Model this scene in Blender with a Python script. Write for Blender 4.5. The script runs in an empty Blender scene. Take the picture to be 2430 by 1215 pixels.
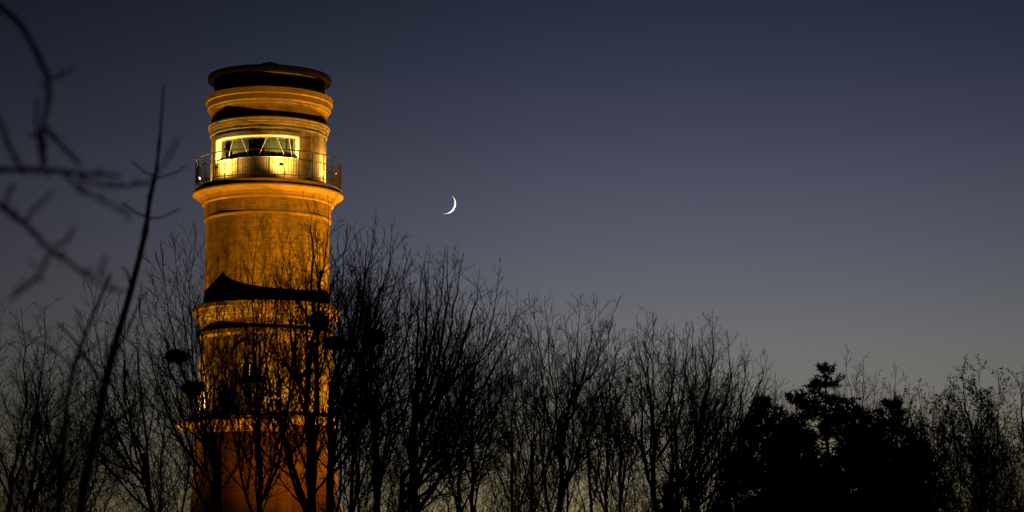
import bpy, math, random
import numpy as np
from mathutils import Matrix, Vector

R_ = math.radians
sc = bpy.context.scene
col = sc.collection
rng = np.random.default_rng(11)
random.seed(7)

# ------------------------------------------------------------------ camera
FPX = 5214.0                      # focal length in pixels of the 2430 px wide photograph
PITCH, ROLL = 8.7, -0.25
CAM = np.array((0.0, 0.0, 1.7))
cd = bpy.data.cameras.new('camera')
cam = bpy.data.objects.new('camera', cd)
col.objects.link(cam)
cd.sensor_width = 36
cd.lens = 36 * FPX / 2430
cd.clip_start, cd.clip_end = 0.1, 20000
cam.matrix_world = Matrix.Translation(CAM) @ Matrix.Rotation(R_(90 + PITCH), 4, 'X') @ Matrix.Rotation(R_(ROLL), 4, 'Z')
cd.dof.use_dof = True
cd.dof.focus_distance = 95
cd.dof.aperture_fstop = 3.0
cd.dof.aperture_blades = 7
sc.camera = cam
M3 = np.array(cam.matrix_world.to_3x3())

def ray(x, y):
    d = M3 @ np.array(((x - 1215) / FPX, (607.5 - y) / FPX, -1.0))
    return d / np.linalg.norm(d)

def W(x, y, Y):
    """point at world depth Y seen at photo pixel (x, y)"""
    d = ray(x, y)
    return CAM + d * (Y / d[1])

# ------------------------------------------------------------------ exposure, sky, sun
sc.view_settings.view_transform = 'Standard'
sc.view_settings.look = 'None'
sc.view_settings.gamma = 1
sc.view_settings.exposure = 3.3   # long dusk exposure
sc.cycles.use_denoising = True
sc.cycles.denoiser = 'OPENIMAGEDENOISE'
sc.cycles.denoising_input_passes = 'RGB_ALBEDO_NORMAL'
sc.cycles.max_bounces = 6
sc.cycles.sample_clamp_indirect = 3

SUN_EL, SUN_AZ = -6.0, 30.0       # the sun has set; azimuth clockwise from the view direction
w = bpy.data.worlds.new("World")
sc.world = w
w.use_nodes = True
nt = w.node_tree
bg = nt.nodes['Background']
sky = nt.nodes.new('ShaderNodeTexSky')
sky.sky_type = 'NISHITA'
sky.sun_disc = False
sky.sun_elevation = R_(SUN_EL)
sky.sun_rotation = R_(SUN_AZ)
tc = nt.nodes.new('ShaderNodeTexCoord')
sx = nt.nodes.new('ShaderNodeSeparateXYZ')
nt.links.new(tc.outputs['Generated'], sx.inputs[0])

def wmath(op, a, b=None):
    n = nt.nodes.new('ShaderNodeMath')
    n.operation = op
    for i, v in enumerate((a, b)):
        if v is None:
            continue
        if isinstance(v, (int, float)):
            n.inputs[i].default_value = v
        else:
            nt.links.new(v, n.inputs[i])
    return n.outputs[0]

def wramp(stops, fac):
    r = nt.nodes.new('ShaderNodeValToRGB')
    e = r.color_ramp.elements
    while len(e) > 1:
        e.remove(e[-1])
    for i, (p, c) in enumerate(stops):
        k = e[0] if i == 0 else e.new(p)
        k.position = p
        k.color = (*c, 1)
    nt.links.new(fac, r.inputs[0])
    return r.outputs[0]

elev = wmath('MULTIPLY', wmath('ARCSINE', sx.outputs['Z']), 180 / math.pi / 20)
azim = wmath('ADD', wmath('MULTIPLY', wmath('ARCTAN2', sx.outputs['X'], sx.outputs['Y']), 180 / math.pi / 40), 0.5)
# twilight air: warmer and brighter low down, deep blue above
AIR = [(1.6, (3.3, 5.2, 13.0)), (2.4, (2.827, 4.118, 7.58)), (3.2, (2.731, 3.394, 5.094)), (4.0, (2.824, 3.144, 4.216)),
       (4.8, (2.958, 3.078, 3.939)), (5.6, (3.142, 3.1, 3.833)), (6.4, (3.358, 3.184, 3.884)), (7.2, (3.333, 3.083, 3.754)),
       (8.0, (3.322, 2.97, 3.593)), (8.8, (3.293, 2.855, 3.487)), (9.6, (3.239, 2.773, 3.386)), (10.4, (3.112, 2.651, 3.297)),
       (11.2, (2.939, 2.47, 3.064)), (12.0, (2.652, 2.219, 2.795)), (12.8, (2.42, 2.097, 2.634)), (13.6, (2.108, 1.933, 2.447)),
       (14.4, (1.895, 1.768, 2.238)), (15.2, (1.66, 1.57, 2.0)), (19.9, (1.5, 1.5, 1.9))]
c1 = wramp([(e / 20, tuple(v * (1 + k * min(1, max(0, (e - 6) / 6))) / 14 for v, k in zip(c, (.0, .0, .025)))) for e, c in AIR], elev)
c2 = wramp([((a + 20) / 40, (v, v, v)) for a, v in
            ((-19.9, .5), (-13.1, .62), (-10.85, .69), (-3.7, .9), (.9, .99), (4.2, .97), (8.5, .86), (13.1, .70), (19.9, .55))], azim)

def wvec(op, a, b, scale=None):
    n = nt.nodes.new('ShaderNodeVectorMath')
    n.operation = op
    nt.links.new(a, n.inputs[0])
    if b is not None:
        nt.links.new(b, n.inputs[1])
    if scale is not None:
        n.inputs['Scale'].default_value = scale
    return n.outputs[0]

mix = wvec('SCALE', wvec('MULTIPLY', wvec('MULTIPLY', sky.outputs[0], c1), c2), None, 14.0)
nt.links.new(mix, bg.inputs[0])
bg.inputs[1].default_value = 0.15

sl = bpy.data.lights.new('sun', 'SUN')
sl.energy = 5
sl.angle = R_(0.5)
sl.color = (1, .93, .82)
so = bpy.data.objects.new('sun', sl)
col.objects.link(so)
SUN_DIR = Vector((math.sin(R_(SUN_AZ)) * math.cos(R_(SUN_EL)), math.cos(R_(SUN_AZ)) * math.cos(R_(SUN_EL)), math.sin(R_(SUN_EL))))
so.rotation_euler = SUN_DIR.to_track_quat('Z', 'Y').to_euler()

# ------------------------------------------------------------------ helpers: objects
def mesh_obj(name, V, F, mat, parent=None, uv=None, smooth=False):
    me = bpy.data.meshes.new(name)
    V = np.asarray(V, np.float32).reshape(-1, 3)
    if isinstance(F, np.ndarray):
        n, k = F.shape
        me.vertices.add(len(V))
        me.vertices.foreach_set('co', V.ravel())
        me.loops.add(n * k)
        me.loops.foreach_set('vertex_index', F.astype(np.int32).ravel())
        me.polygons.add(n)
        me.polygons.foreach_set('loop_start', np.arange(0, n * k, k, dtype=np.int32))
        me.update(calc_edges=True)
    else:
        me.from_pydata(V.tolist(), [], F)
        me.update()
    if smooth:
        me.polygons.foreach_set('use_smooth', np.ones(len(me.polygons), bool))
    if uv is not None:
        l = me.uv_layers.new(name='UVMap')
        l.data.foreach_set('uv', np.asarray(uv, np.float32).ravel())
    me.materials.append(mat)
    o = bpy.data.objects.new(name, me)
    col.objects.link(o)
    if parent is not None:
        o.parent = parent
        o.matrix_parent_inverse = Matrix.Translation(-Vector(parent.location))
    return o

def thing(name, label, cat, loc=(0, 0, 0), group=None):
    o = bpy.data.objects.new(name, None)
    o.empty_display_size = .3
    o.location = loc
    col.objects.link(o)
    return tag(o, label, cat, group)

def tag(o, label, cat, group=None):
    o['label'] = label
    o['category'] = cat
    if group:
        o['group'] = group
    return o

def box_vf(c, ex, ey, ez):
    """box from centre and three half-extent vectors"""
    c, ex, ey, ez = map(np.asarray, (c, ex, ey, ez))
    V = [c + a * ex + b * ey + d * ez for a in (-1, 1) for b in (-1, 1) for d in (-1, 1)]
    F = [(0, 1, 3, 2), (4, 6, 7, 5), (0, 4, 5, 1), (2, 3, 7, 6), (0, 2, 6, 4), (1, 5, 7, 3)]
    return V, F

def join(*vfs):
    V, F = [], []
    for v, f in vfs:
        n = len(V)
        V += list(v)
        F += [tuple(i + n for i in q) for q in f]
    return V, F

def tubes(P, R, S=3):
    """batch of tubes: P (N,K,3), R (N,K) -> verts, quads"""
    N, K, _ = P.shape
    T = np.gradient(P, axis=1)
    T /= np.linalg.norm(T, axis=2, keepdims=True) + 1e-9
    ref = np.where(np.abs(T[:, :1, 2:3]) > .9, np.array([[[1., 0, 0]]]), np.array([[[0., 0, 1.]]]))
    ref = np.broadcast_to(ref, T.shape)
    A = np.cross(T, ref)
    A /= np.linalg.norm(A, axis=2, keepdims=True) + 1e-9
    B = np.cross(T, A)
    an = np.arange(S) * 2 * np.pi / S
    V = P[:, :, None] + R[:, :, None, None] * (np.cos(an)[None, None, :, None] * A[:, :, None] + np.sin(an)[None, None, :, None] * B[:, :, None])
    idx = np.arange(N * K * S).reshape(N, K, S)
    a, b = idx[:, :-1], idx[:, 1:]
    F = np.stack([a, np.roll(a, -1, 2), np.roll(b, -1, 2), b], -1).reshape(-1, 4)
    return V.reshape(-1, 3), F

def cat_vf(parts):
    V, F, n = [], [], 0
    for v, f in parts:
        V.append(v)
        F.append(f + n)
        n += len(v)
    return np.concatenate(V), np.concatenate(F)

# ------------------------------------------------------------------ materials
def new_mat(name):
    m = bpy.data.materials.new(name)
    m.use_nodes = True
    return m, m.node_tree, m.node_tree.nodes['Principled BSDF']

def plain(name, c, rough=.7, metal=0.0, var=.25, scale=3.0):
    m, t, b = new_mat(name)
    n = t.nodes.new('ShaderNodeTexNoise')
    n.inputs['Scale'].default_value = scale
    n.inputs['Detail'].default_value = 5
    co = t.nodes.new('ShaderNodeTexCoord')
    t.links.new(co.outputs['Object'], n.inputs['Vector'])
    r = t.nodes.new('ShaderNodeValToRGB')
    r.color_ramp.elements[0].position = .3
    r.color_ramp.elements[1].position = .7
    r.color_ramp.elements[0].color = (*[v * (1 - var) for v in c], 1)
    r.color_ramp.elements[1].color = (*[min(1, v * (1 + var)) for v in c], 1)
    t.links.new(n.outputs[0], r.inputs[0])
    t.links.new(r.outputs[0], b.inputs['Base Color'])
    b.inputs['Roughness'].default_value = rough
    b.inputs['Metallic'].default_value = metal
    b.inputs['Specular IOR Level'].default_value = .25
    return m

def brick(name, c1, c2, mortar, dirt=.45):
    m, t, b = new_mat(name)
    uv = t.nodes.new('ShaderNodeUVMap')
    br = t.nodes.new('ShaderNodeTexBrick')
    br.inputs['Scale'].default_value = 1
    br.inputs['Brick Width'].default_value = .25
    br.inputs['Row Height'].default_value = .085
    br.inputs['Mortar Size'].default_value = .010
    br.inputs['Mortar Smooth'].default_value = .3
    br.inputs['Bias'].default_value = -.2
    br.inputs['Color1'].default_value = (*c1, 1)
    br.inputs['Color2'].default_value = (*c2, 1)
    br.inputs['Mortar'].default_value = (*mortar, 1)
    t.links.new(uv.outputs[0], br.inputs['Vector'])
    no = t.nodes.new('ShaderNodeTexNoise')
    no.inputs['Scale'].default_value = 1.0
    no.inputs['Detail'].default_value = 8
    no.inputs['Roughness'].default_value = .65
    mp = t.nodes.new('ShaderNodeMapping')
    mp.inputs['Scale'].default_value = (1.6, .28, 1)
    t.links.new(uv.outputs[0], mp.inputs[0])
    t.links.new(mp.outputs[0], no.inputs['Vector'])
    rp = t.nodes.new('ShaderNodeValToRGB')
    rp.color_ramp.elements[0].position = .35
    rp.color_ramp.elements[0].color = (1 - dirt,) * 3 + (1,)
    rp.color_ramp.elements[1].position = .62
    rp.color_ramp.elements[1].color = (1, 1, 1, 1)
    t.links.new(no.outputs[0], rp.inputs[0])
    mx = t.nodes.new('ShaderNodeMix')
    mx.data_type = 'RGBA'
    mx.blend_type = 'MULTIPLY'
    mx.inputs[0].default_value = 1
    t.links.new(br.outputs['Color'], mx.inputs[6])
    t.links.new(rp.outputs[0], mx.inputs[7])
    n2 = t.nodes.new('ShaderNodeTexNoise')
    n2.inputs['Scale'].default_value = 1.0
    n2.inputs['Detail'].default_value = 4
    m2 = t.nodes.new('ShaderNodeMapping')
    m2.inputs['Scale'].default_value = (.7, 5.5, 1)
    t.links.new(uv.outputs[0], m2.inputs[0])
    t.links.new(m2.outputs[0], n2.inputs['Vector'])
    r2 = t.nodes.new('ShaderNodeValToRGB')
    r2.color_ramp.elements[0].position = .32
    r2.color_ramp.elements[0].color = (.70, .68, .66, 1)
    r2.color_ramp.elements[1].position = .66
    r2.color_ramp.elements[1].color = (1.08, 1.08, 1.08, 1)
    t.links.new(n2.outputs[0], r2.inputs[0])
    mx2 = t.nodes.new('ShaderNodeMix')
    mx2.data_type = 'RGBA'
    mx2.blend_type = 'MULTIPLY'
    mx2.inputs[0].default_value = 1
    t.links.new(mx.outputs[2], mx2.inputs[6])
    t.links.new(r2.outputs[0], mx2.inputs[7])
    t.links.new(mx2.outputs[2], b.inputs['Base Color'])
    bu = t.nodes.new('ShaderNodeBump')
    bu.inputs['Strength'].default_value = .35
    bu.inputs['Distance'].default_value = .012
    inv = t.nodes.new('ShaderNodeMath')
    inv.operation = 'SUBTRACT'
    inv.inputs[0].default_value = 1
    t.links.new(br.outputs['Fac'], inv.inputs[1])
    t.links.new(inv.outputs[0], bu.inputs['Height'])
    t.links.new(bu.outputs[0], b.inputs['Normal'])
    b.inputs['Roughness'].default_value = .85
    b.inputs['Specular IOR Level'].default_value = .15
    return m

def emit(name, c, s):
    m, t, b = new_mat(name)
    b.inputs['Base Color'].default_value = (.8, .8, .8, 1)
    b.inputs['Emission Color'].default_value = (*c, 1)
    b.inputs['Emission Strength'].default_value = s
    return m

M_YEL = brick('yellow_brick', (.39, .285, .16), (.27, .19, .10), (.20, .15, .10), .55)
M_RED = brick('red_brick', (.10, .041, .018), (.066, .025, .011), (.085, .045, .026), .65)
M_STONE = plain('cornice_render', (.175, .12, .066), .8, var=.22, scale=2.2)
M_SLAB = plain('slab_render', (.23, .155, .085), .8, var=.25, scale=1.6)
M_WHITE = plain('white_paint', (.74, .72, .66), .5, var=.04)
M_MULL = plain('mullion_paint', (.36, .35, .32), .5, var=.06)
M_GREY = plain('grey_paint', (.12, .115, .10), .6, var=.2)
M_IRON = plain('black_iron', (.028, .024, .022), .45, .3, var=.2)
M_ROOF = plain('roof_sheet', (.006, .005, .0045), 1.0, 0, var=.3)
M_ROOF.node_tree.nodes['Principled BSDF'].inputs['Specular IOR Level'].default_value = .05
M_CURT = plain('curtain_cloth', (.105, .115, .095), .9, var=.12, scale=8)
M_DARK = plain('dark_interior', (.03, .028, .026), .9)
M_LENS = emit('lamp_lens', (1, .85, .55), 5)
M_BARK = plain('bark', (.125, .078, .056), .95, var=.35, scale=6)
M_TWIG = plain('twig_bark', (.115, .066, .050), .95, var=.3, scale=6)
M_NEED = plain('conifer_needles', (.050, .052, .034), .9, var=.35, scale=2)
M_LEAF = plain('withered_leaves', (.11, .075, .045), .9, var=.4, scale=3)
M_STICK = plain('nest_sticks', (.10, .072, .052), .95, var=.3, scale=9)
M_NEARB = plain('grey_brown_bark', (.34, .225, .17), .9, var=.3, scale=25)
M_GRASS = plain('ground_grass', (.03, .035, .02), .95, var=.4, scale=.3)
M_MOON = plain('moon_rock', (.42, .405, .38), .95, var=.08, scale=.12)

mg, tg, bgl = new_mat('window_glass')
gl = tg.nodes.new('ShaderNodeBsdfGlossy')
gl.inputs['Roughness'].default_value = .02
tr = tg.nodes.new('ShaderNodeBsdfTransparent')
tr.inputs['Color'].default_value = (.86, .89, .86, 1)
lw = tg.nodes.new('ShaderNodeLayerWeight')
lw.inputs['Blend'].default_value = .5
fp = tg.nodes.new('ShaderNodeMath')
fp.operation = 'POWER'
fp.inputs[1].default_value = 4
tg.links.new(lw.outputs['Facing'], fp.inputs[0])
fr = tg.nodes.new('ShaderNodeMath')
fr.operation = 'MULTIPLY_ADD'
fr.inputs[1].default_value = .6
fr.inputs[2].default_value = .04
tg.links.new(fp.outputs[0], fr.inputs[0])
ms = tg.nodes.new('ShaderNodeMixShader')
tg.links.new(fr.outputs[0], ms.inputs[0])
tg.links.new(tr.outputs[0], ms.inputs[1])
tg.links.new(gl.outputs[0], ms.inputs[2])
tg.links.new(ms.outputs[0], tg.nodes['Material Output'].inputs[0])
M_GLASS = mg

# ------------------------------------------------------------------ ground
GR = 2400
gv = [(0, 0, 0)]
gf = []
rings = [20, 60, 140, 300, 700, 1500, GR]
seg = 64
for r in rings:
    for k in range(seg):
        a = 2 * math.pi * k / seg
        gv.append((r * math.sin(a), 110 + r * math.cos(a), 0))
for k in range(seg):
    gf.append((0, 1 + (k + 1) % seg, 1 + k))
for i in range(len(rings) - 1):
    for k in range(seg):
        a, b = 1 + i * seg + k, 1 + i * seg + (k + 1) % seg
        gf.append((a, b, b + seg, a + seg))
g = mesh_obj('ground', gv, gf, M_GRASS)
g['kind'] = 'structure'
g['label'] = 'dark grassy ground under the trees'

# ------------------------------------------------------------------ moon: the sunlit lune of a far sphere
MD = 4000.0
mc = CAM + ray(1057.6, 483.4) * MD
mr = MD * 23.9 / FPX
mv = Vector((ray(1057.6, 483.4))) * -1            # towards the camera
sd = SUN_DIR.copy()
ax = mv.cross(sd).normalized()                    # axis through both horns
limb = sd - mv * sd.dot(mv)
limb.normalize()                                  # limb point nearest to the sun
term = (mv - sd * mv.dot(sd)).normalized()        # terminator point seen
th0 = 0.0
th1 = math.acos(max(-1, min(1, limb.dot(term))))
NV, NU = 72, 14
V, F = [], []
for rr in (1.0, 0.996):
    for i in range(NV + 1):
        la = -math.pi / 2 + math.pi * i / NV
        for j in range(NU + 1):
            th = -0.06 + (th1 * .96 + .06) * j / NU
            p = (limb * math.cos(th) + mv * math.sin(th)) * math.cos(la) + ax * math.sin(la)
            V.append(tuple(Vector(mc) + p * mr * rr))
n1 = (NV + 1) * (NU + 1)
for i in range(NV):
    for j in range(NU):
        a = i * (NU + 1) + j
        F.append((a, a + 1, a + NU + 2, a + NU + 1))
        F.append((n1 + a, n1 + a + NU + 1, n1 + a + NU + 2, n1 + a + 1))
    for j in (0, NU):
        a = i * (NU + 1) + j
        F.append((a, a + NU + 1, n1 + a + NU + 1, n1 + a))
moon = mesh_obj('moon', V, F, M_MOON, smooth=False)
tag(moon, 'thin white crescent moon shining in the dusk sky', 'moon')

# ------------------------------------------------------------------ lighthouse
D = 118.0
TX = W(637, 440, D)[0]
TC = np.array((TX, D, 0.0))
face = math.atan2(-TX, -D)                        # direction from the axis to the camera
SCL = 119.6 / FPX                                 # metres per photo pixel at the tower

def rp(px):
    return px * SCL

def zc(yc, rpx):
    """height of a front-centre point seen at row yc on radius rpx"""
    return W(637, yc, D - rp(rpx))[2]

def dirphi(phi):
    """horizontal unit vector, phi degrees to the right of the camera-facing direction"""
    f = np.array((-TX, -D)) / math.hypot(TX, D)
    rgt = np.array((-f[1], f[0]))                 # picture right
    a = R_(phi)
    v = f * math.cos(a) + rgt * math.sin(a)
    return np.array((v[0], v[1], 0))

def pol(r, phi, z):
    v = dirphi(phi) * r
    return (TX + v[0], D + v[1], z)

def lathe(name, prof, mat, parent, closed=False, phis=None, skip=None, uvr=None):
    """revolve profile of (r, z) metres; skip(phi_mid, z_mid) leaves an opening"""
    if phis is None:
        phis = np.arange(-180, 180, 2.0)
        wrap = True
    else:
        wrap = False
    n = len(phis)
    V = [pol(r, p, z) for r, z in prof for p in phis]
    m = len(prof)
    F, UV = [], []
    arc = [0]
    for i in range(1, m):
        arc.append(arc[-1] + math.hypot(prof[i][0] - prof[i - 1][0], prof[i][1] - prof[i - 1][1]))
    ru = uvr or max(r for r, z in prof)
    z0 = prof[0][1]
    for i in range(m if closed else m - 1):
        i2 = (i + 1) % m
        for k in range(n if wrap else n - 1):
            k2 = (k + 1) % n
            p1 = phis[k]
            p2 = phis[k2] if k2 > k else phis[k2] + 360
            if skip and skip((p1 + p2) / 2, (prof[i][1] + prof[i2][1]) / 2):
                continue
            F.append((i * n + k, i2 * n + k, i2 * n + k2, i * n + k2))
            va, vb = z0 - arc[i], z0 - (arc[i2] if i2 else arc[i] + .2)
            u1, u2 = R_(p1) * ru, R_(p2) * ru
            UV += [(u1, va), (u1, vb), (u2, vb), (u2, va)]
    o = mesh_obj(name, V, F, mat, parent, UV)
    return o

def ring(name, pts, rin, mat, parent, phis=None):
    """solid ring; pts (yc, rpx) from top to bottom outside, rin inner radius in px"""
    prof = [(rp(rin), zc(pts[0][0], pts[0][1]))] + [(rp(r), zc(y, r)) for y, r in pts] + [(rp(rin), zc(pts[-1][0], pts[-1][1]))]
    return lathe(name, prof, mat, parent, closed=True, phis=phis)

def arcband(name, phi0, phi1, r0, r1, z0, z1, mat, parent, n=None):
    """curved solid block between two radii"""
    n = n or max(2, int(abs(phi1 - phi0) / 2))
    ph = np.linspace(phi0, phi1, n + 1)
    V, F = [], []
    for p in ph:
        V += [pol(r0, p, z0), pol(r1, p, z0), pol(r1, p, z1), pol(r0, p, z1)]
    for k in range(n):
        a = 4 * k
        for i in range(4):
            j = (i + 1) % 4
            F.append((a + i, a + j, a + 4 + j, a + 4 + i))
    F += [(0, 3, 2, 1), (4 * n, 4 * n + 1, 4 * n + 2, 4 * n + 3)]
    return mesh_obj(name, V, F, mat, parent)

LH = thing('lighthouse', 'round brick lighthouse with two galleries, floodlit orange against the dusk sky', 'lighthouse', tuple(TC))

# --- roof
zr = zc(153, 147)
roof = lathe('roof', [(rp(3), zr + .60), (rp(60), zr + .42), (rp(110), zr + .17), (rp(146), zr + .03), (rp(147.5), zr - .05), (rp(147), zc(163, 147)),
                      (rp(144), zc(166, 146)), (rp(120), zc(167, 146)), (rp(3), zc(167, 146))], M_ROOF, LH)
capz = W(638, 146.5, D)[2]
lathe('cap', [(.01, capz), (rp(10), capz - .07), (rp(20), capz - .15), (rp(21.5), capz - .20), (rp(20), capz - .23), (rp(19), zr + .45), (.02, zr + .45)], M_ROOF, roof,
      phis=None)
# --- top frieze and drum
ring('frieze', [(167.5, 134.6), (172, 134.2), (174, 132)], 128, M_STONE, LH)
lathe('drum_wall', [(rp(131.2), zc(174, 137)), (rp(131.2), zc(216, 137))], M_YEL, LH)
# --- cornices
ring('cornice', [(203, 147), (204, 152), (217, 151), (219, 148.5), (220, 147.5), (232, 147), (234, 145.5), (236, 143.5), (240, 142.5), (244, 139.5), (248, 138)], 130, M_STONE, LH)
lathe('drum_wall', [(rp(136.5), zc(246, 137)), (rp(136.5), zc(280, 137))], M_YEL, LH)
ring('cornice', [(273, 143), (275, 145), (278, 144.8), (279, 143.2), (285, 142.5), (286, 141.2), (291, 140.5), (294, 139.5), (295.5, 138)], 130, M_STONE, LH)
ring('gutter', [(296.5, 139.5), (300.5, 139.5), (301.5, 138.5)], 134.5, M_GREY, LH)

# --- watch room with the long window
WP0, WP1 = -65.7, 31.5
wz1, wz0 = zc(318.5, 136), zc(371.5, 136)
zslab = zc(414, 140)
phis = sorted(set(list(np.arange(-180, WP0 - .5, 2.0)) + list(np.linspace(WP0, WP1, 50)) + list(np.arange(WP1 + 2, 179, 2.0))))
phis = np.array(phis + [180.0])
zt = zc(288, 137)
lathe('drum_wall', [(rp(136.3), zt), (rp(136.3), wz1), (rp(136.3), wz0), (rp(136.3), zslab - .6)], M_YEL, LH, phis=phis,
      skip=lambda p, z: WP0 < p < WP1 and wz0 < z < wz1)
lathe('inner_wall', [(rp(95), wz1 + .3), (rp(95), wz0 - .3)], M_DARK, LH)
win = arcband('window', WP0 - .0, WP1, rp(118), rp(123.5), wz0 + .0, wz0 + .09, M_GREY, LH)
RG = rp(121.5)
win.name = 'window'
# white reveals and outer lip
rv = 136.9
arcband('window_reveal', WP0 + .02, WP1 - .02, rp(117), rp(rv), wz1 - .05, wz1 - .003, M_WHITE, win)
arcband('window_reveal', WP0 + .02, WP0 + 1.3, rp(117), rp(rv), wz0 + .003, wz1 - .052, M_WHITE, win, 2)
arcband('window_reveal', WP1 - 1.3, WP1 - .02, rp(117), rp(rv), wz0 + .003, wz1 - .052, M_WHITE, win, 2)
arcband('window_sill', WP0 - .5, WP1 + .5, rp(123.7), rp(137.0), wz0 - .07, wz0 + .0, M_WHITE, win)
arcband('head_frame', WP0 + 1.4, WP1 - 1.4, rp(119.5), rp(123.5), wz1 - .12, wz1 - .055, M_GREY, win)
for a in (WP0 + 1.4, WP1 - 3.6):
    arcband('side_frame', a, a + 2.2, rp(119.5), rp(123.5), wz0 + .092, wz1 - .122, M_GREY, win, 2)
arcband('pane', WP0 + 1.4, WP1 - 1.4, RG - .006, RG, wz0 + .093, wz1 - .123, M_GLASS, win)
phix = lambda x, r: math.degrees(math.asin(max(-1, min(1, (x - 637) / r))))
zb_, zt_ = wz0 + .1, wz1 - .12
for xt, xb in ((553.6, 543.2), (573.3, 590.5), (632, 613.5), (656, 674), (684, 690.5)):
    P = np.array([pol(rp(122.9), phix(xb, 122.5) * (1 - t) + phix(xt, 122.5) * t, zb_ * (1 - t) + zt_ * t) for t in np.linspace(0, 1, 6)])[None]
    v, f = tubes(P, np.full((1, 6), .020), 4)
    mesh_obj('mullion', v, f, M_MULL, win)
# roller housing above the window
arcband('lintel', WP0 - .3, WP1 + .4, rp(134), rp(138), zc(317.6, 138), zc(309, 138), M_GREY, LH)
# kerb at the foot of the wall
ring('plinth', [(412, 139), (413, 141), (421, 141)], 133, M_SLAB, LH)
# soot-darkened cable on the wall
for x in (728.5, 732):
    p = phix(x, 137)
    P = np.array([pol(rp(137.2), p, z) for z in np.linspace(zc(312, 137), zslab + .1, 8)])[None]
    v, f = tubes(P, np.full((1, 8), .012), 4)
    mesh_obj('cable', v, f, M_IRON, LH)

# --- upper gallery
zs_top = zc(421.5, 175)
ring('gallery_slab', [(421.5, 175), (432, 175.3), (433, 178.3), (436.5, 178), (441, 172), (447, 165.5), (448, 163), (449.6, 162.5), (450.5, 161), (454, 160), (455, 157.5), (462.5, 156), (464.5, 154), (465.5, 152.5)], 120, M_SLAB, LH)
# --- upper shaft: frieze band, ring, shaft
lathe('frieze', [(rp(149.6), zc(462, 150)), (rp(149.2), zc(498.5, 149))], M_YEL, LH)
ring('moulding', [(497.5, 149.2), (498.5, 150.4), (500.5, 150.6), (502, 149.8), (504, 149.3), (505.5, 147.5)], 140, M_STONE, LH)
lathe('shaft_wall', [(rp(145.3), zc(500, 146)), (rp(147.2), zc(716, 147))], M_YEL, LH)
# --- ledge below the shaft
ring('ledge', [(709, 171), (711, 173), (721, 173), (724, 171), (728, 170), (738, 167), (741, 164), (745, 163), (752, 158), (757, 156)], 135, M_STONE, LH)
lathe('stage_wall', [(rp(152.5), zc(752, 153)), (rp(152.5), zc(782, 153))], M_YEL, LH)
ring('ledge', [(775, 158), (777, 161), (786, 161), (789, 158), (792, 155.5)], 135, M_STONE, LH)

# --- stage with the round-arched window
AP = phix(596.5, 154)
aw = 9.2                                            # half angle of the opening
az0_, az1_ = zc(909, 154), zc(845, 154)
arad = R_(aw) * rp(154)
inside = lambda p, z: (abs(p - AP) < aw and az0_ < z < az1_) or (z >= az1_ and math.hypot(R_(p - AP) * rp(154), z - az1_) < arad)
ph2 = np.array(sorted(list(np.arange(-180, AP - aw - .6, 2.0)) + list(np.linspace(AP - aw, AP + aw, 25)) + list(np.arange(AP + aw + 1, 179, 2.0)) + [180.0]))
zz = [zc(785, 153)] + list(np.linspace(az1_ + arad, az1_, 12)) + [az0_, zc(1000, 158)]
lathe('stage_wall', [(rp(153 + 4 * i / len(zz)), z) for i, z in enumerate(zz)], M_YEL, LH, phis=ph2, skip=inside)
# window in the arch
def arch_solid(name, h0, h1, r0, r1, mat, parent, n=20):
    """frame following jambs and arch: half width h0..h1, radius r0..r1"""
    path = []
    for h in (h0, h1):
        pts = [(-h, az0_), (-h, az1_)] + [(-h * math.cos(t), az1_ + h * math.sin(t)) for t in np.linspace(0, math.pi, n)[1:-1]] + [(h, az1_), (h, az0_)]
        path.append(pts)
    V, F = [], []
    for (a, b) in zip(*path):
        for r, (s, z) in ((r0, a), (r0, b), (r1, b), (r1, a)):
            V.append(pol(r, AP + math.degrees(s / rp(154)), z))
    m = len(path[0])
    for k in range(m - 1):
        for i in range(4):
            j = (i + 1) % 4
            F.append((4 * k + i, 4 * k + j, 4 * k + 4 + j, 4 * k + 4 + i))
    F += [(0, 3, 2, 1), (4 * m - 4, 4 * m - 3, 4 * m - 2, 4 * m - 1)]
    return mesh_obj(name, V, F, mat, parent)

aw_o = arch_solid('arched_window', arad * .80, arad * .99, rp(140), rp(154.8), M_SLAB, LH)
arch_solid('brick_arch', arad * 1.02, arad * 1.45, rp(151), rp(157.3), M_STONE, aw_o)
arch_solid('inner_frame', arad * .70, arad * .795, rp(141), rp(143), M_WHITE, aw_o)
ty = [(-arad * .79, az1_ - .30)] + [(-arad * .79 * math.cos(t), az1_ + arad * .79 * math.sin(t)) for t in np.linspace(0, math.pi, 14)] + [(arad * .79, az1_ - .30)]
tf = [pol(rp(148), AP + math.degrees(q / rp(154)), z) for q, z in ty]
tb = [pol(rp(142), AP + math.degrees(q / rp(154)), z) for q, z in ty]
m_ = len(ty)
mesh_obj('tympanum', tf + tb, [tuple(range(m_ - 1, -1, -1)), tuple(range(m_, 2 * m_))] + [(i, (i + 1) % m_, (i + 1) % m_ + m_, i + m_) for i in range(m_)], M_SLAB, aw_o)
arcband('sill', AP - aw * 1.5, AP + aw * 1.5, rp(140), rp(160), az0_ - .14, az0_ - .01, M_STONE, aw_o)
arcband('glazing_bar', AP - .25, AP + .25, rp(141), rp(142.5), az0_ + .01, az1_ - .025, M_WHITE, aw_o, 2)
arcband('glazing_bar', AP - aw * .7, AP + aw * .7, rp(141), rp(142.7), az1_ - .02, az1_ + .04, M_WHITE, aw_o, 6)
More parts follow.
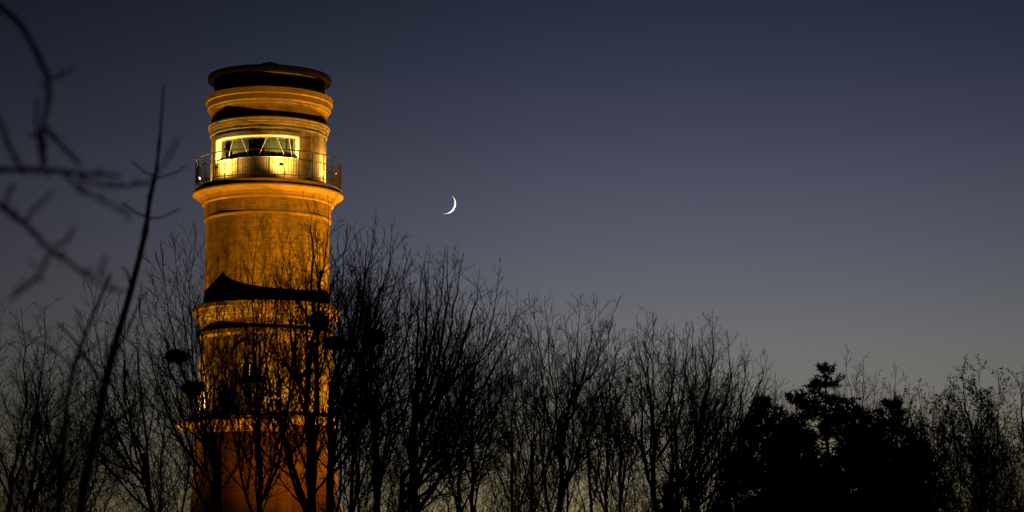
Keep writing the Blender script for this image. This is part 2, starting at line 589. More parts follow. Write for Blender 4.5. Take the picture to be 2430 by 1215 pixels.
gp = [pol(rp(140.5), AP + math.degrees(s / rp(154)), z) for s, z in
      [(-arad * .8, az0_), (arad * .8, az0_), (arad * .8, az1_)] + [(arad * .8 * math.cos(t), az1_ + arad * .8 * math.sin(t)) for t in np.linspace(0, math.pi, 12)[1:]]]
gb = [tuple(np.array(p) - dirphi(AP) * .02) for p in gp]
n = len(gp)
mesh_obj('pane', gp + gb, [tuple(range(n)), tuple(range(2 * n - 1, n - 1, -1))] + [(i, i + n, (i + 1) % n + n, (i + 1) % n) for i in range(n)], M_GLASS, aw_o)
lathe('inner_wall', [(rp(120), az1_ + 1), (rp(120), az0_ - .5)], M_DARK, LH)

# --- lower gallery: full ledge, wider balcony round the left and front
ring('ledge', [(981, 166), (983, 169), (993, 169), (997, 166), (1003, 162), (1006, 160)], 140, M_STONE, LH)
BP0, BP1 = -150, 12
zlo = zc(985, 200)
ph3 = np.linspace(BP0, BP1, 80)
prof = [(rp(170), zlo), (rp(203), zlo), (rp(204), zlo - .16), (rp(207), zlo - .18), (rp(206), zlo - .27), (rp(196), zlo - .42), (rp(178), zlo - .55), (rp(166), zlo - .75), (rp(164), zlo - .05)]
slab = lathe('gallery_slab', prof, M_SLAB, LH, closed=True, phis=ph3)
for pp in (BP0, BP1):
    V = [pol(r, pp, z) for r, z in prof]
    mesh_obj('slab_end', V, [tuple(range(len(V)))], M_SLAB, slab)
# --- red shaft down to the ground
lathe('base_wall', [(rp(159), zc(1000, 160)), (rp(167), zc(1100, 167)), (rp(172), zc(1215, 170)), (rp(182), .6), (rp(190), .5), (rp(190), -.3)], M_RED, LH)

# --- railings
def railing(r, z0, ht, mid, low, ph0, ph1, dphi, dpost, nmax, label=None):
    full = ph1 - ph0 >= 359
    pts = np.arange(ph0, ph1 + .01, 2.0)
    def hoop(z, rad):
        P = np.array([pol(r, p, z) for p in pts])[None]
        return tubes(P, np.full((1, len(pts)), rad), 6)
    v, f = hoop(z0 + ht, .030)
    top = mesh_obj('railing', v, f, M_IRON, LH)
    if label:
        top['label'] = label
    for z in (mid, low):
        v, f = hoop(z0 + z, .022)
        mesh_obj('rail', v, f, M_IRON, top)
    for p in np.arange(ph0, ph1 - (dpost / 2 if full else -.01), dpost):
        P = np.array([pol(r, p, z) for z in (z0 - .25, z0 + mid, z0 + ht)])[None]
        v, f = tubes(P, np.array([[.028, .024, .022]]), 6)
        vf = [(v, f)]
        q = np.array([pol(r - .03, p, z0 - .15), pol(r + .05, p, z0 - .2)])[None]
        vf.append(tubes(q, np.full((1, 2), .06), 6))
        v, f = cat_vf(vf)
        mesh_obj('post', v, f, M_IRON, top)
    bal = [p for p in np.arange(ph0, ph1, dphi)]
    bal.sort(key=lambda p: abs((p + 180) % 360 - 180))
    rest = []
    for i, p in enumerate(bal):
        P = np.array([pol(r, p, z0 + low), pol(r, p, z0 + mid)])[None]
        vf = tubes(P, np.full((1, 2), .016), 4)
        if i < nmax:
            mesh_obj('baluster', vf[0], vf[1], M_IRON, top)
        else:
            rest.append(vf)
    if rest:
        v, f = cat_vf(rest)
        o = mesh_obj('baluster', v, f, M_IRON, top)
        o['kind'] = 'stuff'

zb = zc(421.5, 172)
railing(rp(172), zb, zc(353, 172) - zb, zc(373.5, 172) - zb, zc(412.5, 172) - zb, -180, 180, 2.1, 12.0, 98)
railing(rp(199), zlo, 1.45, 1.15, .1, BP0 + 1, BP1 - 1, 2.0, 12.0, 60, 'tall iron railing of the lower, wider gallery')

# --- curtains inside the watch room
def curtain(x0, x1, label, fold=.018):
    p0, p1 = phix(x0, 118), phix(x1, 118)
    ph = np.linspace(p0, p1, 40)
    V, F = [], []
    for i, p in enumerate(ph):
        for dr in (0, -.012):
            for z in (zb_ - .05, zt_ + .02):
                V.append(pol(rp(117) + fold * math.sin(i * 1.35) + dr, p, z))
    for i in range(39):
        a = 4 * i
        F += [(a, a + 4, a + 5, a + 1), (a + 2, a + 3, a + 7, a + 6), (a, a + 2, a + 6, a + 4), (a + 1, a + 5, a + 7, a + 3)]
    F += [(0, 1, 3, 2), (156, 158, 159, 157)]
    return tag(mesh_obj('curtain', V, F, M_CURT), label, 'curtain', 'curtains behind the long window of the lighthouse')

curtain(551, 590, 'grey pleated curtain behind the lighthouse window, left of its dark middle opening')
curtain(626, 676, 'wide grey pleated curtain behind the lighthouse window, right of its dark middle opening')
curtain(679, 691, 'narrow grey curtain at the right end of the lighthouse window')

# --- floodlights on the galleries
def spot(loc, to, power, colr, cone=160, blend=1.0, size=.025):
    l = bpy.data.lights.new('flood_lamp', 'SPOT')
    l.energy = power
    l.color = colr
    l.spot_size = R_(cone)
    l.spot_blend = blend
    l.shadow_soft_size = size
    o = bpy.data.objects.new('flood_lamp', l)
    o.location = tuple(loc)
    o.rotation_euler = (Vector(to) - Vector(loc)).to_track_quat('-Z', 'Y').to_euler()
    col.objects.link(o)
    return o

def floodlight(r, phi, z, zaim, paim, power, colr, label, raim=None, lens=None):
    loc = np.array(pol(r, phi, z))
    to = np.array(pol(raim or rp(136), paim, zaim))
    d = (to - loc) / np.linalg.norm(to - loc)
    rt = np.cross(d, (0, 0, 1.0)); rt /= np.linalg.norm(rt)
    up = np.cross(rt, d)
    fl = thing('floodlight', label, 'floodlight', tuple(loc), 'small floodlights on the lighthouse galleries')
    v, f = box_vf(loc - d * .05, rt * .10, up * .07, d * .045)
    v2, f2 = box_vf(loc - d * .115, rt * .07, up * .05, d * .02)
    mesh_obj('housing', *join((v, f), (v2, f2)), M_IRON, fl)
    v, f = box_vf(loc + d * .0, rt * .085, up * .055, d * .004)
    mesh_obj('lens', v, f, M_LENS, fl)
    P = np.array([loc - d * .05 - rt * .12 + up * .0, loc - d * .06 - rt * .12 - up * .12, loc - d * .06 + rt * .12 - up * .12, loc - d * .05 + rt * .12])[None]
    vf = [tubes(P, np.full((1, 4), .010), 4)]
    Q = np.array([loc - d * .06 - up * .12, np.array(pol(r, phi, z - .12 - .30))])[None]
    vf.append(tubes(Q, np.full((1, 2), .016), 4))
    v, f = cat_vf(vf)
    mesh_obj('bracket', v, f, M_IRON, fl)
    spot(loc + d * .045, to, power, colr)

GCOL = (1.0, .63, .125)
zg = zs_top
for phi, pa, lab, pw in (
        (-101, -98, 'glaring small floodlight behind the upper gallery railing at its left end', 58),
        (-46, -45, 'small dark floodlight on the upper gallery below the left end of the long window', 74),
        (10, 15, 'small dark floodlight on the upper gallery below the right end of the long window', 74),
        (73, 73, 'small floodlight at the right end of the upper gallery', 74),
        (131, 131, 'small floodlight on the back of the upper gallery, right side', 58),
        (195, 195, 'small floodlight on the back of the upper gallery, left side', 58)):
    floodlight(rp(166), phi, zg + .80, zg + 1.16, pa, pw, GCOL, lab)
for phi, pa, lab, pw in (
        (-66, -70, 'small floodlight at the left end of the lower gallery', 58),
        (3, 3, 'small floodlight on the lower gallery just right of the arched window', 58)):
    floodlight(rp(190), phi, zlo + .6, zlo + 1.2, pa, pw, GCOL, lab, raim=rp(154))

# --- ground floods that wash the shaft (sodium light)
SOD = (1.0, .41, .014)
for phi, dist, zz_, pw, za in ((24, 14.8, .6, 6500, 17.0), (-114, 14.8, .6, 4800, 17.0), (110, 14.8, .6, 11000, 17.0)):
    spot(pol(rp(147) + dist, phi, zz_), pol(rp(147), phi, za), pw, SOD, cone=66, blend=1.0, size=.2)

# ------------------------------------------------------------------ bare trees
UP = np.array((0, 0, 1.0))

def unit(a):
    return a / (np.linalg.norm(a, axis=-1, keepdims=True) + 1e-9)

def spawn(P, R, counts, L, K, tr=(.15, .97), ang=(28, 55), trop=.35, wob=.18, rfac=.55, rmin=.0065, rng=rng):
    """children for a batch of parent polylines. counts (N,), L(parent idx, t) -> lengths"""
    N, KP, _ = P.shape
    idx = np.repeat(np.arange(N), counts)
    if len(idx) == 0:
        return None
    first = np.repeat(np.cumsum(counts) - counts, counts)
    k = np.arange(len(idx)) - first
    t = tr[0] + (tr[1] - tr[0]) * (k + rng.random(len(idx))) / np.repeat(counts, counts)
    f = t * (KP - 1)
    i = np.minimum(f.astype(int), KP - 2)
    u = (f - i)[:, None]
    p0 = P[idx, i] * (1 - u) + P[idx, i + 1] * u
    T = unit(P[idx, i + 1] - P[idx, i])
    r0 = R[idx, i] * (1 - u[:, 0]) + R[idx, i + 1] * u[:, 0]
    a = k * 2.4 + rng.random(len(idx)) * 1.4 + idx * 1.7
    ref = np.where(np.abs(T[:, 2:3]) > .9, np.array([[1., 0, 0]]), np.array([[0, 0, 1.]]))
    A = unit(np.cross(T, ref))
    B = np.cross(T, A)
    side = np.cos(a)[:, None] * A + np.sin(a)[:, None] * B
    th = np.radians(rng.uniform(ang[0], ang[1], len(idx)))[:, None]
    d = unit(np.cos(th) * T + np.sin(th) * side)
    ln = L(idx, t) * rng.uniform(.6, 1.25, len(idx))
    step = (ln / (K - 1))[:, None]
    pts = [p0]
    for s in range(K - 1):
        pts.append(pts[-1] + d * step)
        d = unit(d + UP * trop / (K - 1) * 1.4 + rng.normal(0, wob, d.shape))
    C = np.stack(pts, 1)
    rs = np.minimum(r0 * rfac, np.maximum(.0075 * ln ** .8 * 1.5, rmin))
    RR = np.maximum(rs[:, None] * np.linspace(1, .35, K)[None], rmin * np.linspace(1, .75, K)[None])
    return C, RR, ln

def leader(p0, p1, d0, d1, K=14, wob=.05, g=rng):
    L = np.linalg.norm(p1 - p0)
    t = np.linspace(0, 1, K)[:, None]
    h = (2 * t ** 3 - 3 * t ** 2 + 1) * p0 + (t ** 3 - 2 * t ** 2 + t) * d0 * L + (-2 * t ** 3 + 3 * t ** 2) * p1 + (t ** 3 - t ** 2) * d1 * L
    n = np.cumsum(g.normal(0, wob, (K, 3)), 0)
    n -= t * n[-1]
    return h + n * np.minimum(1, L / 5)

def bare_tree(label, bx, Y, yf, tips, r0=.14, dens=1.0, fine=1.0, droop=.35, leaves=0, seed=0, name='bare_tree', lean=0, deep=1.6, flat=1.9, span=.72, rmin=.007):
    """bx: trunk column at the foot of the picture; yf: row where the trunk forks; tips: photo pixels the leaders reach"""
    g = np.random.default_rng(seed + 100)
    r0 *= .84
    base = W(bx, 1215, Y); foot = np.array((base[0] - lean * .5, Y, -.05))
    fork = W(bx + lean * 20, yf, Y)
    root = thing(name, label, 'tree', (foot[0], foot[1], 0), 'bare trees round the lighthouse')
    K = 14
    t = np.linspace(0, 1, K)[:, None]
    trunk = foot * (1 - t) + fork * t
    trunk[1:-1, :2] += g.normal(0, .035, (K - 2, 2))
    tr_r = np.linspace(1.0, .55, K) * r0
    tr_r[0] *= 1.35
    LP, LR = [], []
    for n, (x, y) in enumerate(tips):
        tip = W(x, y, Y + g.uniform(-deep, deep))
        s = 1 - span * (n / max(1, len(tips) - 1)) * g.uniform(.3, 1) if n else 1.0
        q = s * (K - 1); i = int(min(q, K - 2)); u = q - i
        p0 = trunk[i] * (1 - u) + trunk[i + 1] * u
        out = tip - p0
        L = np.linalg.norm(out)
        hz = np.array((out[0], out[1], 0)) / L
        d0 = unit(hz * flat + UP * .75 + g.normal(0, .1, 3))
        d1 = unit(hz * .35 + UP * 1.0 + g.normal(0, .12, 3))
        LP.append(leader(p0, tip, d0, d1, K, .045, g))
        rb = r0 * g.uniform(.30, .46)
        LR.append(np.maximum(rb * (1 - np.linspace(0, 1, K)) ** .85, rmin * 1.1))
    LP, LR = np.array(LP), np.array(LR)
    v, f = cat_vf([tubes(trunk[None], tr_r[None], 8), tubes(LP, LR, 6)])
    mesh_obj('trunk', v, f, M_BARK, root, smooth=True)
    Ls = np.linalg.norm(np.diff(LP, axis=1), axis=2).sum(1)
    parts = []
    lv = []
    # limbs, branches, twigs
    c1 = np.maximum(3, (Ls * 2.4 * dens)).astype(int)
    a = spawn(LP, LR, c1, lambda i, t: Ls[i] * .46 * (1 - t) ** .9 + .22, 9, (.08, .97), (20, 50), droop * 1.5, .055, .6, rmin, g)
    parts.append(tubes(a[0], a[1], 4))
    c2 = np.maximum(1, (a[2] * 3.6 * dens)).astype(int)
    b = spawn(a[0], a[1], c2, lambda i, t: a[2][i] * .46 * (1 - t) ** .8 + .24, 6, (.12, .97), (20, 46), droop * .9, .05, .65, rmin * .85, g)
    parts.append(tubes(b[0], b[1], 3))
    c3 = np.maximum(1, (b[2] * 6.8 * fine)).astype(int)
    c = spawn(b[0], b[1], c3, lambda i, t: b[2][i] * .40 * (1 - t) + .14, 4, (.15, .97), (22, 50), droop * .6, .05, .7, rmin * .7, g)
    parts.append(tubes(c[0], c[1], 3))
    v, f = cat_vf(parts)
    mesh_obj('crown', v, f, M_TWIG, root)
    if leaves:
        src = np.concatenate([c[0][:, 1:].reshape(-1, 3), b[0][:, 1:].reshape(-1, 3)])
        # withered leaves hang on in clumps
        seeds = src[g.integers(0, len(src), 22)]
        dist = np.min(np.linalg.norm(src[:, None] - seeds[None], axis=2), axis=1)
        pr = np.exp(-(dist / .55) ** 2) + .05
        pick = g.choice(len(src), min(leaves, len(src)), replace=False, p=pr / pr.sum())
        leaf_mesh(src[pick], g, .045, .085, M_LEAF, root, 'leaves')
    return root, LP

def leaf_mesh(p, g, s0, s1, mat, root, name):
    n = len(p)
    d = unit(g.normal(0, 1, (n, 3)) + np.array((0, 0, -.5)))
    e = unit(np.cross(d, g.normal(0, 1, (n, 3))))
    s = g.uniform(s0, s1, n)[:, None]
    q = p + g.normal(0, .03, p.shape)
    V = np.stack([q - e * s * .4, q + d * s * .8 - e * s * .15, q + d * s * 1.3, q + d * s * .7 + e * s * .5], 1).reshape(-1, 3)
    F = np.arange(4 * n).reshape(n, 4)
    return mesh_obj(name, V, F, mat, root)

TREES = [
    ('bare tree with two dark nests covering the left edge of the lighthouse', 520, 60, 1085,
     [(380, 572), (405, 548), (432, 565), (462, 524), (487, 590), (330, 722), (520, 600), (542, 586), (365, 700)], dict(r0=.115, dens=.85, fine=1.2)),
    ('bare tree forking low in front of the middle of the lighthouse, thin upright leaders', 618, 63, 1085,
     [(622, 515), (672, 530), (592, 640), (650, 600), (700, 640), (560, 640), (612, 690), (715, 720)], dict(r0=.14, dens=1.1, fine=1.3)),
    ('bare tree with a thick dark trunk and large nest before the lighthouse, right of centre', 742, 57, 980,
     [(727, 474), (737, 530), (690, 560), (778, 464), (752, 545), (655, 650), (790, 600), (630, 720)], dict(r0=.19, dens=1.05, fine=1.3)),
    ('tallest bare tree beside the right edge of the lighthouse, topped by a fan of twigs', 786, 60, 905,
     [(872, 548), (893, 512), (930, 532), (822, 540), (846, 560), (912, 560), (958, 600), (800, 580), (975, 590), (885, 600), (835, 640)], dict(r0=.17, dens=1.05)),
    ('bare tree with a small nest between the lighthouse edge and the forest of upright twigs', 892, 65, 1010,
     [(972, 640), (915, 640), (862, 640), (1015, 655), (885, 690), (945, 660)], dict(r0=.17)),
    ('bare tree with a straight thick trunk directly below the moon', 985, 58, 925,
     [(1013, 592), (1056, 592), (1063, 584), (1101, 598), (1138, 640), (1000, 640), (1120, 690), (960, 680), (1165, 690), (1040, 650)], dict(r0=.19)),
    ('bare tree leaning right with long parallel boughs, below and right of the moon', 955, 61, 1130,
     [(1186, 632), (1226, 684), (1200, 740), (1240, 760), (1150, 720), (1216, 810), (1100, 760)], dict(r0=.15, span=.3)),
    ('bare tree with fine wispy twigs curling over at the top, right of the moon trees', 1330, 70, 1000,
     [(1470, 704), (1418, 707), (1381, 714), (1293, 702), (1267, 695), (1479, 778), (1340, 745), (1440, 760), (1250, 770), (1310, 800)], dict(r0=.15, fine=1.6, droop=.12)),
    ('bare round-topped tree with straight bristling twigs, left one of the two bristly crowns', 1553, 70, 1020,
     [(1535, 737), (1514, 760), (1556, 752), (1600, 767), (1628, 762), (1480, 840), (1500, 800), (1575, 790), (1640, 830)], dict(r0=.15, fine=1.5)),
    ('bare broad tree with bristling twigs and a bough sweeping right towards the conifers', 1640, 72, 1110,
     [(1690, 734), (1644, 762), (1725, 782), (1765, 828), (1822, 842), (1665, 775), (1800, 885), (1680, 800), (1740, 850), (1790, 930)], dict(r0=.17, fine=1.5)),
    ('small tree with brown leaf clumps between the wispy tree and the bristly crowns', 1472, 75, 1060,
     [(1423, 895), (1460, 824), (1500, 862), (1405, 940), (1520, 920), (1480, 880)], dict(r0=.11, leaves=2500)),
    ('bare tree with thin branches spreading behind the blurred near twigs, two forks low down', 372, 66, 1075,
     [(218, 652), (275, 712), (190, 737), (330, 690), (300, 748), (250, 785), (160, 840), (400, 800), (450, 900)], dict(r0=.13, lean=-1.6, flat=2.2)),
    ('bare tree with arching fine branches at the left border', 22, 62, 1130,
     [(0, 705), (50, 732), (110, 724), (152, 765), (-40, 745), (-70, 800), (90, 800), (180, 830)], dict(r0=.13, fine=1.5, droop=.04, flat=2.6)),
    ('low bare tree filling the gap behind the blurred near stems', 140, 74, 1120,
     [(60, 850), (100, 830), (205, 800), (150, 880), (240, 860), (30, 920), (290, 900)], dict(r0=.11, fine=1.6, droop=.08, flat=2.6)),
    ('low bare tree in the thicket under the leaning boughs', 1090, 78, 1080,
     [(1050, 835), (1100, 800), (1140, 850), (1010, 880), (1180, 900), (1075, 870)], dict(r0=.11, fine=1.8)),
    ('low bare tree in the thicket left of the wispy tree', 1215, 80, 1090,
     [(1190, 790), (1230, 800), (1262, 850), (1160, 860), (1290, 890), (1215, 880)], dict(r0=.11, fine=1.8)),
    ('low bare tree in the thicket right of the wispy tree', 1400, 82, 1100,
     [(1370, 860), (1400, 830), (1440, 880), (1340, 900), (1460, 930)], dict(r0=.10, fine=1.8)),
    ('low bare tree in the thicket just left of the conifers', 1725, 82, 1120,
     [(1700, 900), (1730, 880), (1760, 930), (1670, 930), (1790, 960)], dict(r0=.10, fine=1.6)),
    ('low bare tree in the thicket at the right foot of the lighthouse', 850, 80, 1100,
     [(820, 840), (850, 800), (890, 850), (930, 880), (800, 900)], dict(r0=.10, fine=1.6)),
    ('bare tree rising behind the tallest conifer, thin curved tips', 2048, 88, 1030,
     [(2014, 832), (2050, 850), (2078, 882), (2030, 890), (2095, 930)], dict(r0=.12, fine=1.4, leaves=120)),
    ('thin bare tree rising between the tallest conifer and the leafy trees', 2128, 90, 1040,
     [(2130, 872), (2108, 905), (2160, 905), (2145, 930)], dict(r0=.10, fine=1.3, leaves=80)),
    ('tree with many withered leaves, tallest of the leafy trees at the right border', 2325, 72, 1070,
     [(2285, 864), (2322, 876), (2242, 910), (2370, 888), (2300, 900), (2220, 950), (2350, 930), (2265, 960)], dict(r0=.13, leaves=6000, fine=1.5, dens=1.2)),
    ('tree with withered leaves cut by the right border', 2440, 73, 1080,
     [(2427, 868), (2405, 940), (2460, 900), (2385, 980), (2480, 960)], dict(r0=.13, leaves=3500)),
    ('smaller tree with withered leaves between the conifers and the tallest leafy tree', 2205, 76, 1090,
     [(2180, 922), (2215, 915), (2150, 925), (2240, 960), (2130, 960)], dict(r0=.11, leaves=3500)),
    ('bare tree in the middle row behind the leaning boughs, crown below the moon', 1120, 76, 1040,
     [(1090, 720), (1130, 730), (1165, 760), (1050, 740), (1200, 790), (1020, 780)], dict(r0=.12, fine=1.3)),
    ('bare tree in the middle row filling the gap left of the wispy tree', 1262, 79, 1050,
     [(1240, 770), (1275, 760), (1210, 800), (1310, 800), (1190, 840), (1330, 840)], dict(r0=.11, fine=1.6, droop=.2)),
    ('bare tree in the middle row behind the brown leaf clumps', 1440, 80, 1050,
     [(1430, 800), (1470, 790), (1395, 810), (1500, 830), (1370, 850)], dict(r0=.11, fine=1.6, droop=.2)),
    ('bare tree in the middle row between the two bristly crowns', 1605, 80, 1050,
     [(1590, 800), (1620, 800), (1560, 830), (1650, 830), (1530, 870), (1680, 870)], dict(r0=.11, fine=1.6)),
    ('bare tree in the middle row just right of the lighthouse', 838, 74, 1040,
     [(830, 700), (860, 690), (805, 740), (890, 730), (920, 770)], dict(r0=.12, fine=1.3)),
    ('thin bare sapling standing up behind the left conifer', 1836, 92, 1020,
     [(1840, 884), (1852, 905), (1815, 915), (1870, 935)], dict(r0=.09)),
]
for i, (lab, bx, Y, yf, tips, kw) in enumerate(TREES):
    bare_tree(lab, bx, Y, yf, tips, seed=i, **kw)

# ------------------------------------------------------------------ undergrowth: bare thicket no one could count
g = np.random.default_rng(77)
xs = np.concatenate([g.uniform(-60, 470, 40), g.uniform(800, 1760, 70), g.uniform(2150, 2480, 80)])
Yu = g.uniform(84, 100, len(xs))
foot = np.array([W(x, 1215, y) for x, y in zip(xs, Yu)])
foot[:, 2] = -.05
topz = np.array([W(1200, y, q)[2] for y, q in zip(g.uniform(960, 1120, len(xs)), Yu)])
K = 10
P = [foot]
d = unit(np.stack([g.normal(0, .16, len(xs)), g.normal(0, .16, len(xs)), np.ones(len(xs))], 1))
for k in range(K - 1):
    P.append(P[-1] + d * ((topz - foot[:, 2]) / (K - 1))[:, None])
    d = unit(d + g.normal(0, .07, d.shape) + UP * .04)
P = np.stack(P, 1)
Rr = np.linspace(.028, .008, K)[None] * g.uniform(.6, 1.3, (len(xs), 1))
lnu = topz
u1 = spawn(P, Rr, np.full(len(xs), 18), lambda i, t: lnu[i] * .28 * (1 - t * .7) + .3, 7, (.3, .97), (22, 50), .5, .13, .6, .008, g)
u2 = spawn(u1[0], u1[1], np.maximum(1, u1[2] * 4).astype(int), lambda i, t: u1[2][i] * .4 * (1 - t) + .3, 5, (.1, .97), (25, 50), .4, .15, .7, .008, g)
u3 = spawn(u2[0], u2[1], np.maximum(1, u2[2] * 3).astype(int), lambda i, t: u2[2][i] * .35 * (1 - t) + .2, 4, (.1, .97), (25, 55), .3, .15, .7, .008, g)
v, f = cat_vf([tubes(P, Rr, 5), tubes(u1[0], u1[1], 4), tubes(u2[0], u2[1], 3), tubes(u3[0], u3[1], 3)])
ug = mesh_obj('undergrowth', v, f, M_TWIG)
ug['kind'] = 'stuff'
ug['label'] = 'tangled bare undergrowth between the tree trunks'

# ------------------------------------------------------------------ conifers and evergreen shrubs
def conifer(label, bx, Y, ytop, half, n_b=70, seed=0, top_pow=.8, name='conifer', size=1.0):
    """half: photo px half width low down; ytop: row of the tip"""
    g = np.random.default_rng(seed + 500)
    tip = W(bx, ytop, Y)
    x0 = tip[0]
    H = tip[2]
    root = thing(name, label, 'tree', (x0, Y, 0), 'evergreens at the right')
    hw = half * Y / FPX
    K = 10
    t = np.linspace(0, 1, K)[:, None]
    trunk = np.array((x0, Y, -.05)) * (1 - t) + tip * t
    trunk[1:-1, :2] += g.normal(0, .03, (K - 2, 2))
    parts = [tubes(trunk[None], (np.linspace(.17, .012, K))[None], 7)]
    n_b = int(n_b * 1.7)
    h = g.uniform(0.06, 1, n_b) ** .9
    z = H * (.12 + .87 * h)
    rel = (H - z) / H
    ln = hw * np.minimum(1, (rel / .62) ** top_pow) * g.uniform(.45, 1.3, n_b) + .10
    az = np.arange(n_b) * 2.4 + g.uniform(-.4, .4, n_b)
    d = np.stack([np.cos(az), np.sin(az), g.uniform(.05, .45, n_b)], 1)
    P = [np.stack([np.full(n_b, x0), np.full(n_b, Y), z], 1)]
    d = unit(d)
    for s in range(6):
        P.append(P[-1] + d * (ln / 6)[:, None])
        d = unit(d + UP * (.12 if s > 2 else -.06) + g.normal(0, .12, d.shape))
    P = np.stack(P, 1)
    Rr = np.maximum(.012 * ln[:, None] ** .7 * np.linspace(1.6, .4, 7)[None], .006)
    parts.append(tubes(P, Rr, 4))
    cnt = np.maximum(4, ln * 11).astype(int)
    s1 = spawn(P, Rr, cnt, lambda i, t: ln[i] * .28 * (1 - t * .6) + .12, 4, (.25, 1.0), (30, 65), .35, .15, .7, .006, g)
    v, f = cat_vf(parts)
    mesh_obj('trunk', v, f, M_BARK, root)
    sh = s1[0]
    seg_a = np.concatenate([sh[:, :-1].reshape(-1, 3), P[:, 2:-1].reshape(-1, 3), trunk[-4:-1]])
    seg_b = np.concatenate([sh[:, 1:].reshape(-1, 3), P[:, 3:].reshape(-1, 3), trunk[-3:]])
    rep_n = 6
    u = g.random((len(seg_a) * rep_n, 1))
    A_, B_ = np.repeat(seg_a, rep_n, 0), np.repeat(seg_b, rep_n, 0)
    src = A_ + (B_ - A_) * u + g.normal(0, .012, A_.shape)
    n = len(src)
    dd = unit(unit(B_ - A_) * .9 + g.normal(0, .8, (n, 3)) + UP * .1)
    e = unit(np.cross(dd, g.normal(0, 1, (n, 3))))
    s = g.uniform(.05, .115, n)[:, None] * size
    V = np.stack([src - e * s * .20, src + e * s * .20, src + dd * s * 1.4 + e * s * .06, src + dd * s * 1.5 - e * s * .05], 1).reshape(-1, 3)
    vt, ft = tubes(s1[0], s1[1], 3)
    vv, ff = cat_vf([(V, np.arange(4 * n).reshape(n, 4)), (vt, ft)])
    mesh_obj('crown', vv, ff, M_NEED, root)
    return root

conifer('tallest dark conifer with a tufted pointed top and ragged boughs', 1957, 78, 866, 180, 85, 1, .75)
conifer('broad dark conifer forming the left shoulder of the evergreen clump', 1806, 76, 940, 150, 90, 2, .75)
conifer('dark conifer forming the right shoulder of the evergreen clump', 2114, 77, 944, 135, 90, 3, .75)
conifer('small dark conifer tip poking up between the left shoulder and the tallest conifer', 1888, 75, 928, 120, 75, 4, .8)
conifer('dark conifer in front of the middle of the evergreen clump', 2040, 74, 965, 150, 85, 5, .7)
conifer('low dark conifer at the left foot of the evergreen clump', 1742, 72, 1080, 120, 60, 6, .7)
conifer('low dark conifer at the right foot of the evergreen clump', 2180, 73, 1040, 105, 65, 7, .7)
conifer('low dark conifer in front of the left half of the evergreen clump', 1862, 71, 1000, 160, 90, 8, .65)
conifer('low dark conifer in front of the right half of the evergreen clump', 2085, 70, 1040, 140, 75, 10, .65)
conifer('dark evergreen shrub at the foot of the broad bristly tree', 1607, 70, 1120, 75, 50, 9, .6, 'evergreen_shrub')

# ------------------------------------------------------------------ nests
def nest(x, y, Y, wpx, hpx, label, seed):
    g = np.random.default_rng(seed + 900)
    c = W(x, y, Y)
    a, b = wpx * Y / FPX / 2, hpx * Y / FPX / 2
    n = 520
    u = unit(g.normal(0, 1, (n, 3))) * (g.uniform(.25, 1, (n, 1)) ** .5)
    p = c + u * np.array((a, a, b)) - np.array((0, 0, 1)) * (1 - np.abs(u[:, 2:3])) * 0
    d = unit(np.cross(u, g.normal(0, 1, (n, 3))) * np.array((1, 1, .45)))
    L = (.3 + .9 * g.random((n, 1)) ** 2.5) * a
    P = np.stack([p - d * L, p + g.normal(0, .015, (n, 3)), p + d * L], 1)
    v1, f1 = tubes(P, np.full((n, 3), .009), 4)
    # packed core
    th, ph = np.meshgrid(np.linspace(0, np.pi, 9), np.linspace(0, 2 * np.pi, 15)[:-1], indexing='ij')
    rr = .50 + .1 * g.normal(0, 1, th.shape)
    V = np.stack([np.sin(th) * np.cos(ph) * a, np.sin(th) * np.sin(ph) * a, np.minimum(np.cos(th), .35) * b], -1) * rr[..., None]
    V = V.reshape(-1, 3) + c
    idx = np.arange(9 * 14).reshape(9, 14)
    q = np.stack([idx[:-1], np.roll(idx[:-1], -1, 1), np.roll(idx[1:], -1, 1), idx[1:]], -1).reshape(-1, 4)
    v, f = cat_vf([(v1, f1), (V, q)])
    tag(mesh_obj('nest', v, f, M_STICK), label, 'nest', 'twig nests in the bare trees')

nest(757, 762, 57.4, 42, 46, 'largest round nest of twigs, before the right side of the lighthouse below its shadow band', 1)
nest(797, 815, 58.5, 46, 30, 'dark twig nest at the right edge of the lighthouse, just below the largest nest', 2)
nest(889, 799, 63.5, 48, 20, 'flat twig nest right of the lighthouse, against the sky', 3)
nest(420, 846, 60, 50, 24, 'flat twig nest left of the lighthouse, upper one of the two there', 4)
nest(457, 921, 60.3, 44, 26, 'twig nest before the left end of the lower lighthouse gallery', 5)

# ------------------------------------------------------------------ near twigs, out of focus
def stem(pts, Y0, Y1, r0, r1, knobs=0, seed=0, K=None):
    g = np.random.default_rng(seed + 40)
    pts = np.array(pts, float)
    K = K or 5 * len(pts)
    tt = np.linspace(0, len(pts) - 1, K)
    q = []
    for t in tt:                                  # Catmull-Rom through the points
        i = int(min(t, len(pts) - 2)); u = t - i
        p0, p1, p2, p3 = pts[max(i - 1, 0)], pts[i], pts[i + 1], pts[min(i + 2, len(pts) - 1)]
        q.append(.5 * (2 * p1 + (p2 - p0) * u + (2 * p0 - 5 * p1 + 4 * p2 - p3) * u * u + (3 * p1 - p0 - 3 * p2 + p3) * u ** 3))
    P = np.array([W(x, y, Y0 + (Y1 - Y0) * k / (K - 1)) for k, (x, y) in enumerate(q)])
    Y = np.linspace(Y0, Y1, K)
    Rr = np.linspace(r0, r1, K) * .70 * Y / FPX         # radii in photo px at that depth
    if knobs:
        for k in g.choice(np.arange(2, K - 1), min(knobs, K - 3), replace=False):
            Rr[k] *= g.uniform(1.15, 1.4)
    Rr[-1] *= .6
    return tubes(P[None], Rr[None], 7)

